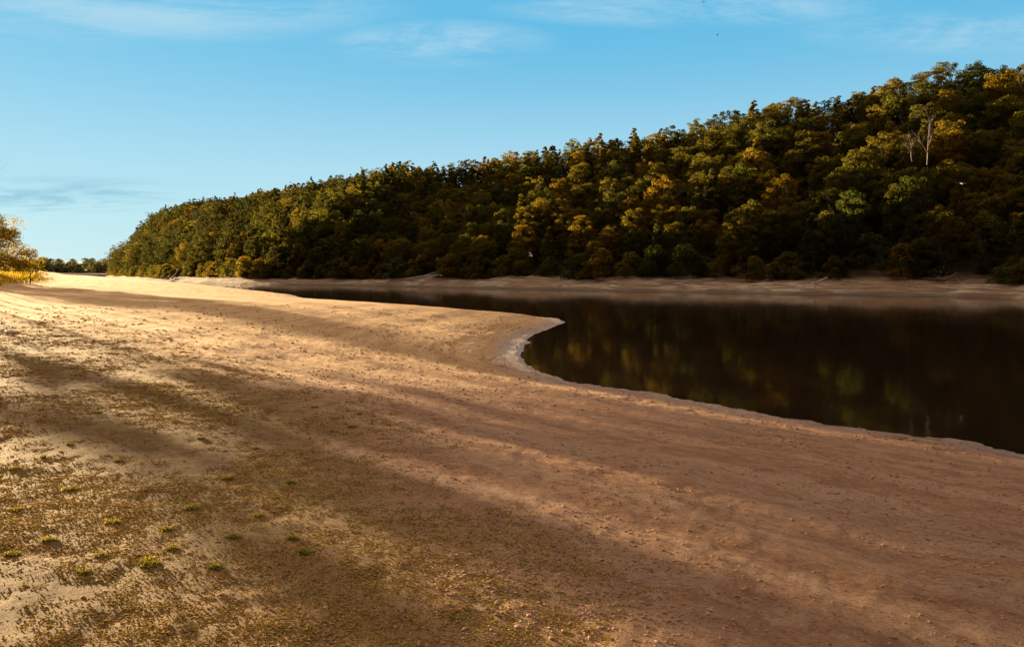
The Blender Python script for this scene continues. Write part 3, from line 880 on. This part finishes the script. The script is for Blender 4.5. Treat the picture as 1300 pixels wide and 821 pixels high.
x, y, z = sky_at(893, 3, 160); gull(x, y, z, .6, True, 'tiny dark bird high in the sky at the top of the photo', None, (M_dark, M_dark), 1., .3, 'bird')
x, y, z = sky_at(911, 45, 170); gull(x, y, z, 2.6, True, 'tiny dark bird in the sky lower and right of the topmost one', None, (M_dark, M_dark), 1., -.3, 'bird')
GULLS = [(283, 364.6), (288, 364.2), (292, 364.9), (297, 364.3), (303, 365.2), (306, 362.6), (318, 365.8), (320, 365.4), (309, 365.6)]
for i, (u, v) in enumerate(GULLS):
    x, y = up(u, v); gull(x, y, -.03, RNG.uniform(0, 6.28), False, 'small white gull floating on the narrow water beyond the sandbar', 'gulls floating beyond the sandbar', None, 1.5)

# ------------------------------------------------------------------ air
def build_haze():
    m, nt = new_mat('haze_air'); b = NB(nt)
    v = b.n('ShaderNodeVolumePrincipled')
    b.put(v.inputs['Color'], c4(.80, .88, 1.)); b.put(v.inputs['Density'], HAZE); b.put(v.inputs['Anisotropy'], 0.)
    o = b.n('ShaderNodeOutputMaterial'); nt.links.new(v.outputs[0], o.inputs['Volume'])
    s = 3700; z0, z1 = -6., 95.
    V = [(-s, -s, z0), (s, -s, z0), (s, s, z0), (-s, s, z0), (-s, -s, z1), (s, -s, z1), (s, s, z1), (-s, s, z1)]
    me = bpy.data.meshes.new('haze'); me.from_pydata(V, [], [(3, 2, 1, 0), (4, 5, 6, 7), (0, 1, 5, 4), (1, 2, 6, 5), (2, 3, 7, 6), (3, 0, 4, 7)])
    o = link('haze', me, m); tag(o, 'thin evening haze over the lake', 'haze', kind='stuff')
HAZE = 0
if HAZE: build_haze()

# ------------------------------------------------------------------ sky, sun, camera
w = bpy.data.worlds.new('World'); S.world = w; w.use_nodes = True
nt = w.node_tree; nt.nodes.clear(); b = NB(nt)
sky = b.n('ShaderNodeTexSky', sky_type='NISHITA', sun_disc=False)
sky.sun_elevation = SUN_EL; sky.sun_rotation = -SUN_AZ; sky.altitude = 50; sky.air_density = 1.; sky.dust_density = .1; sky.ozone_density = 2.5
gen = b.n('ShaderNodeTexCoord').outputs['Generated']
sep = b.n('ShaderNodeSeparateXYZ'); b.put(sep.inputs[0], gen)
EX = 1 / (4.92 * .1)
def dc(r, g_, b_): return c4(r * EX, g_ * EX, b_ * EX)
el = sep.outputs[2]
zc = b.math('MAXIMUM', el, .03)
px = b.math('DIVIDE', sep.outputs[0], zc); py = b.math('DIVIDE', sep.outputs[1], zc)   # point on a flat cloud layer
cp = b.comb(px, py, 0)
blue = b.mix(b.ramp(el, .02, .34), dc(.54, .78, .86), dc(.12, .49, .77))
blue = b.mix(b.ramp(b.math('MULTIPLY', sep.outputs[0], -1.), -.1, .62, 0, .25), blue, dc(.30, .67, .82))
bk = b.ramp(sep.outputs[1], -.75, .55)
high = b.mix(b.ramp(el, .15, .60), dc(.045, .038, .038), b.mix(bk, dc(.15, .11, .09), dc(1.42, 1.05, .76)))                                         # unseen warm fill sky added overhead; low and rear parts darkened for the wood
frontm = b.math('MULTIPLY', b.ramp(sep.outputs[1], .30, .68), b.ramp(el, .56, .38))
base = b.mix(frontm, high, blue)
tint = b.mix(.03, base, b.mix(1., sky.outputs[0], c4(.9, 1., 1.), 'MULTIPLY'))
rot = b.n('ShaderNodeMapping'); b.put(rot.inputs['Vector'], cp); b.put(rot.inputs['Rotation'], (0, 0, .35)); b.put(rot.inputs['Scale'], (.8, 1.6, 1)); b.put(rot.inputs['Location'], (1.7, .4, 0))
c1 = b.noise(rot.outputs[0], .9, 9, .66, .9)
c3 = b.noise(rot.outputs[0], 7., 6, .75, .5)
cm = b.math('ADD', b.math('MULTIPLY', c1, .8), b.math('MULTIPLY', c3, .25))
def blob(x0, y0, rx, ry):
    ax = b.math('POWER', b.math('ABSOLUTE', b.math('DIVIDE', b.math('SUBTRACT', az, x0), rx)), 2.)
    ay = b.math('POWER', b.math('ABSOLUTE', b.math('DIVIDE', b.math('SUBTRACT', te, y0), ry)), 2.)
    return b.ramp(b.math('ADD', ax, ay), 1.6, .0)
az = b.math('DIVIDE', sep.outputs[0], b.math('MAXIMUM', sep.outputs[1], .1))
te = b.math('DIVIDE', el, b.math('MAXIMUM', sep.outputs[1], .1))
bl = None
for (u, v, ru, rv) in ((150, 12, 330, 42), (560, 55, 130, 28), (880, 8, 240, 26), (1210, 42, 190, 26), (250, -60, 500, 60), (1000, -70, 500, 60)):
    q = blob((u - 650) / F, (HZ - v) / F, ru / F, rv / F)
    bl = q if bl is None else b.math('MAXIMUM', bl, q)
cl = b.math('MULTIPLY', b.ramp(cm, .40, .66), bl)
lowv = b.comb(b.math('MULTIPLY', az, 4.), b.math('MULTIPLY', te, 40.), 0)
lows = b.math('MULTIPLY', b.ramp(b.noise(lowv, 1.2, 6, .6, .4), .42, .60), blob((60 - 650) / F, (HZ - 248) / F, 170 / F, 22 / F))
lows2 = b.math('MULTIPLY', b.ramp(b.noise(lowv, .7, 6, .6, .4), .45, .65), blob((120 - 650) / F, (HZ - 225) / F, 330 / F, 30 / F))
col = b.mix(b.math('MULTIPLY', cl, .62), tint, dc(.52, .74, .86))
col = b.mix(b.math('MULTIPLY', lows2, .5), col, dc(.45, .74, .86))
col = b.mix(b.math('MULTIPLY', lows, .75), col, dc(.28, .56, .70))
bg = b.n('ShaderNodeBackground'); b.put(bg.inputs[0], col); b.put(bg.inputs[1], .1)
o = b.n('ShaderNodeOutputWorld'); nt.links.new(bg.outputs[0], o.inputs[0])

L = bpy.data.lights.new('sun', 'SUN'); L.energy = 5.0; L.angle = math.radians(.5); L.color = (1., .73, .40)
lo = bpy.data.objects.new('sun', L); C.objects.link(lo)
sd = Vector((-math.sin(SUN_AZ) * math.cos(SUN_EL), math.cos(SUN_AZ) * math.cos(SUN_EL), math.sin(SUN_EL)))
lo.rotation_euler = (-sd).to_track_quat('-Z', 'Y').to_euler()

cam = bpy.data.cameras.new('camera'); co = bpy.data.objects.new('camera', cam); C.objects.link(co)
co.location = (0, 0, H); co.rotation_euler = (PI / 2, 0, 0)
cam.sensor_width = 36; cam.lens = F / 1300 * 36
cam.shift_y = -(410.5 - HZ) / 1300
cam.clip_start = .1; cam.clip_end = 20000
S.camera = co
S.render.resolution_x = 1024; S.render.resolution_y = 646
S.view_settings.view_transform = 'Standard'; S.view_settings.look = 'None'
S.view_settings.gamma = 1; S.view_settings.exposure = 2.3
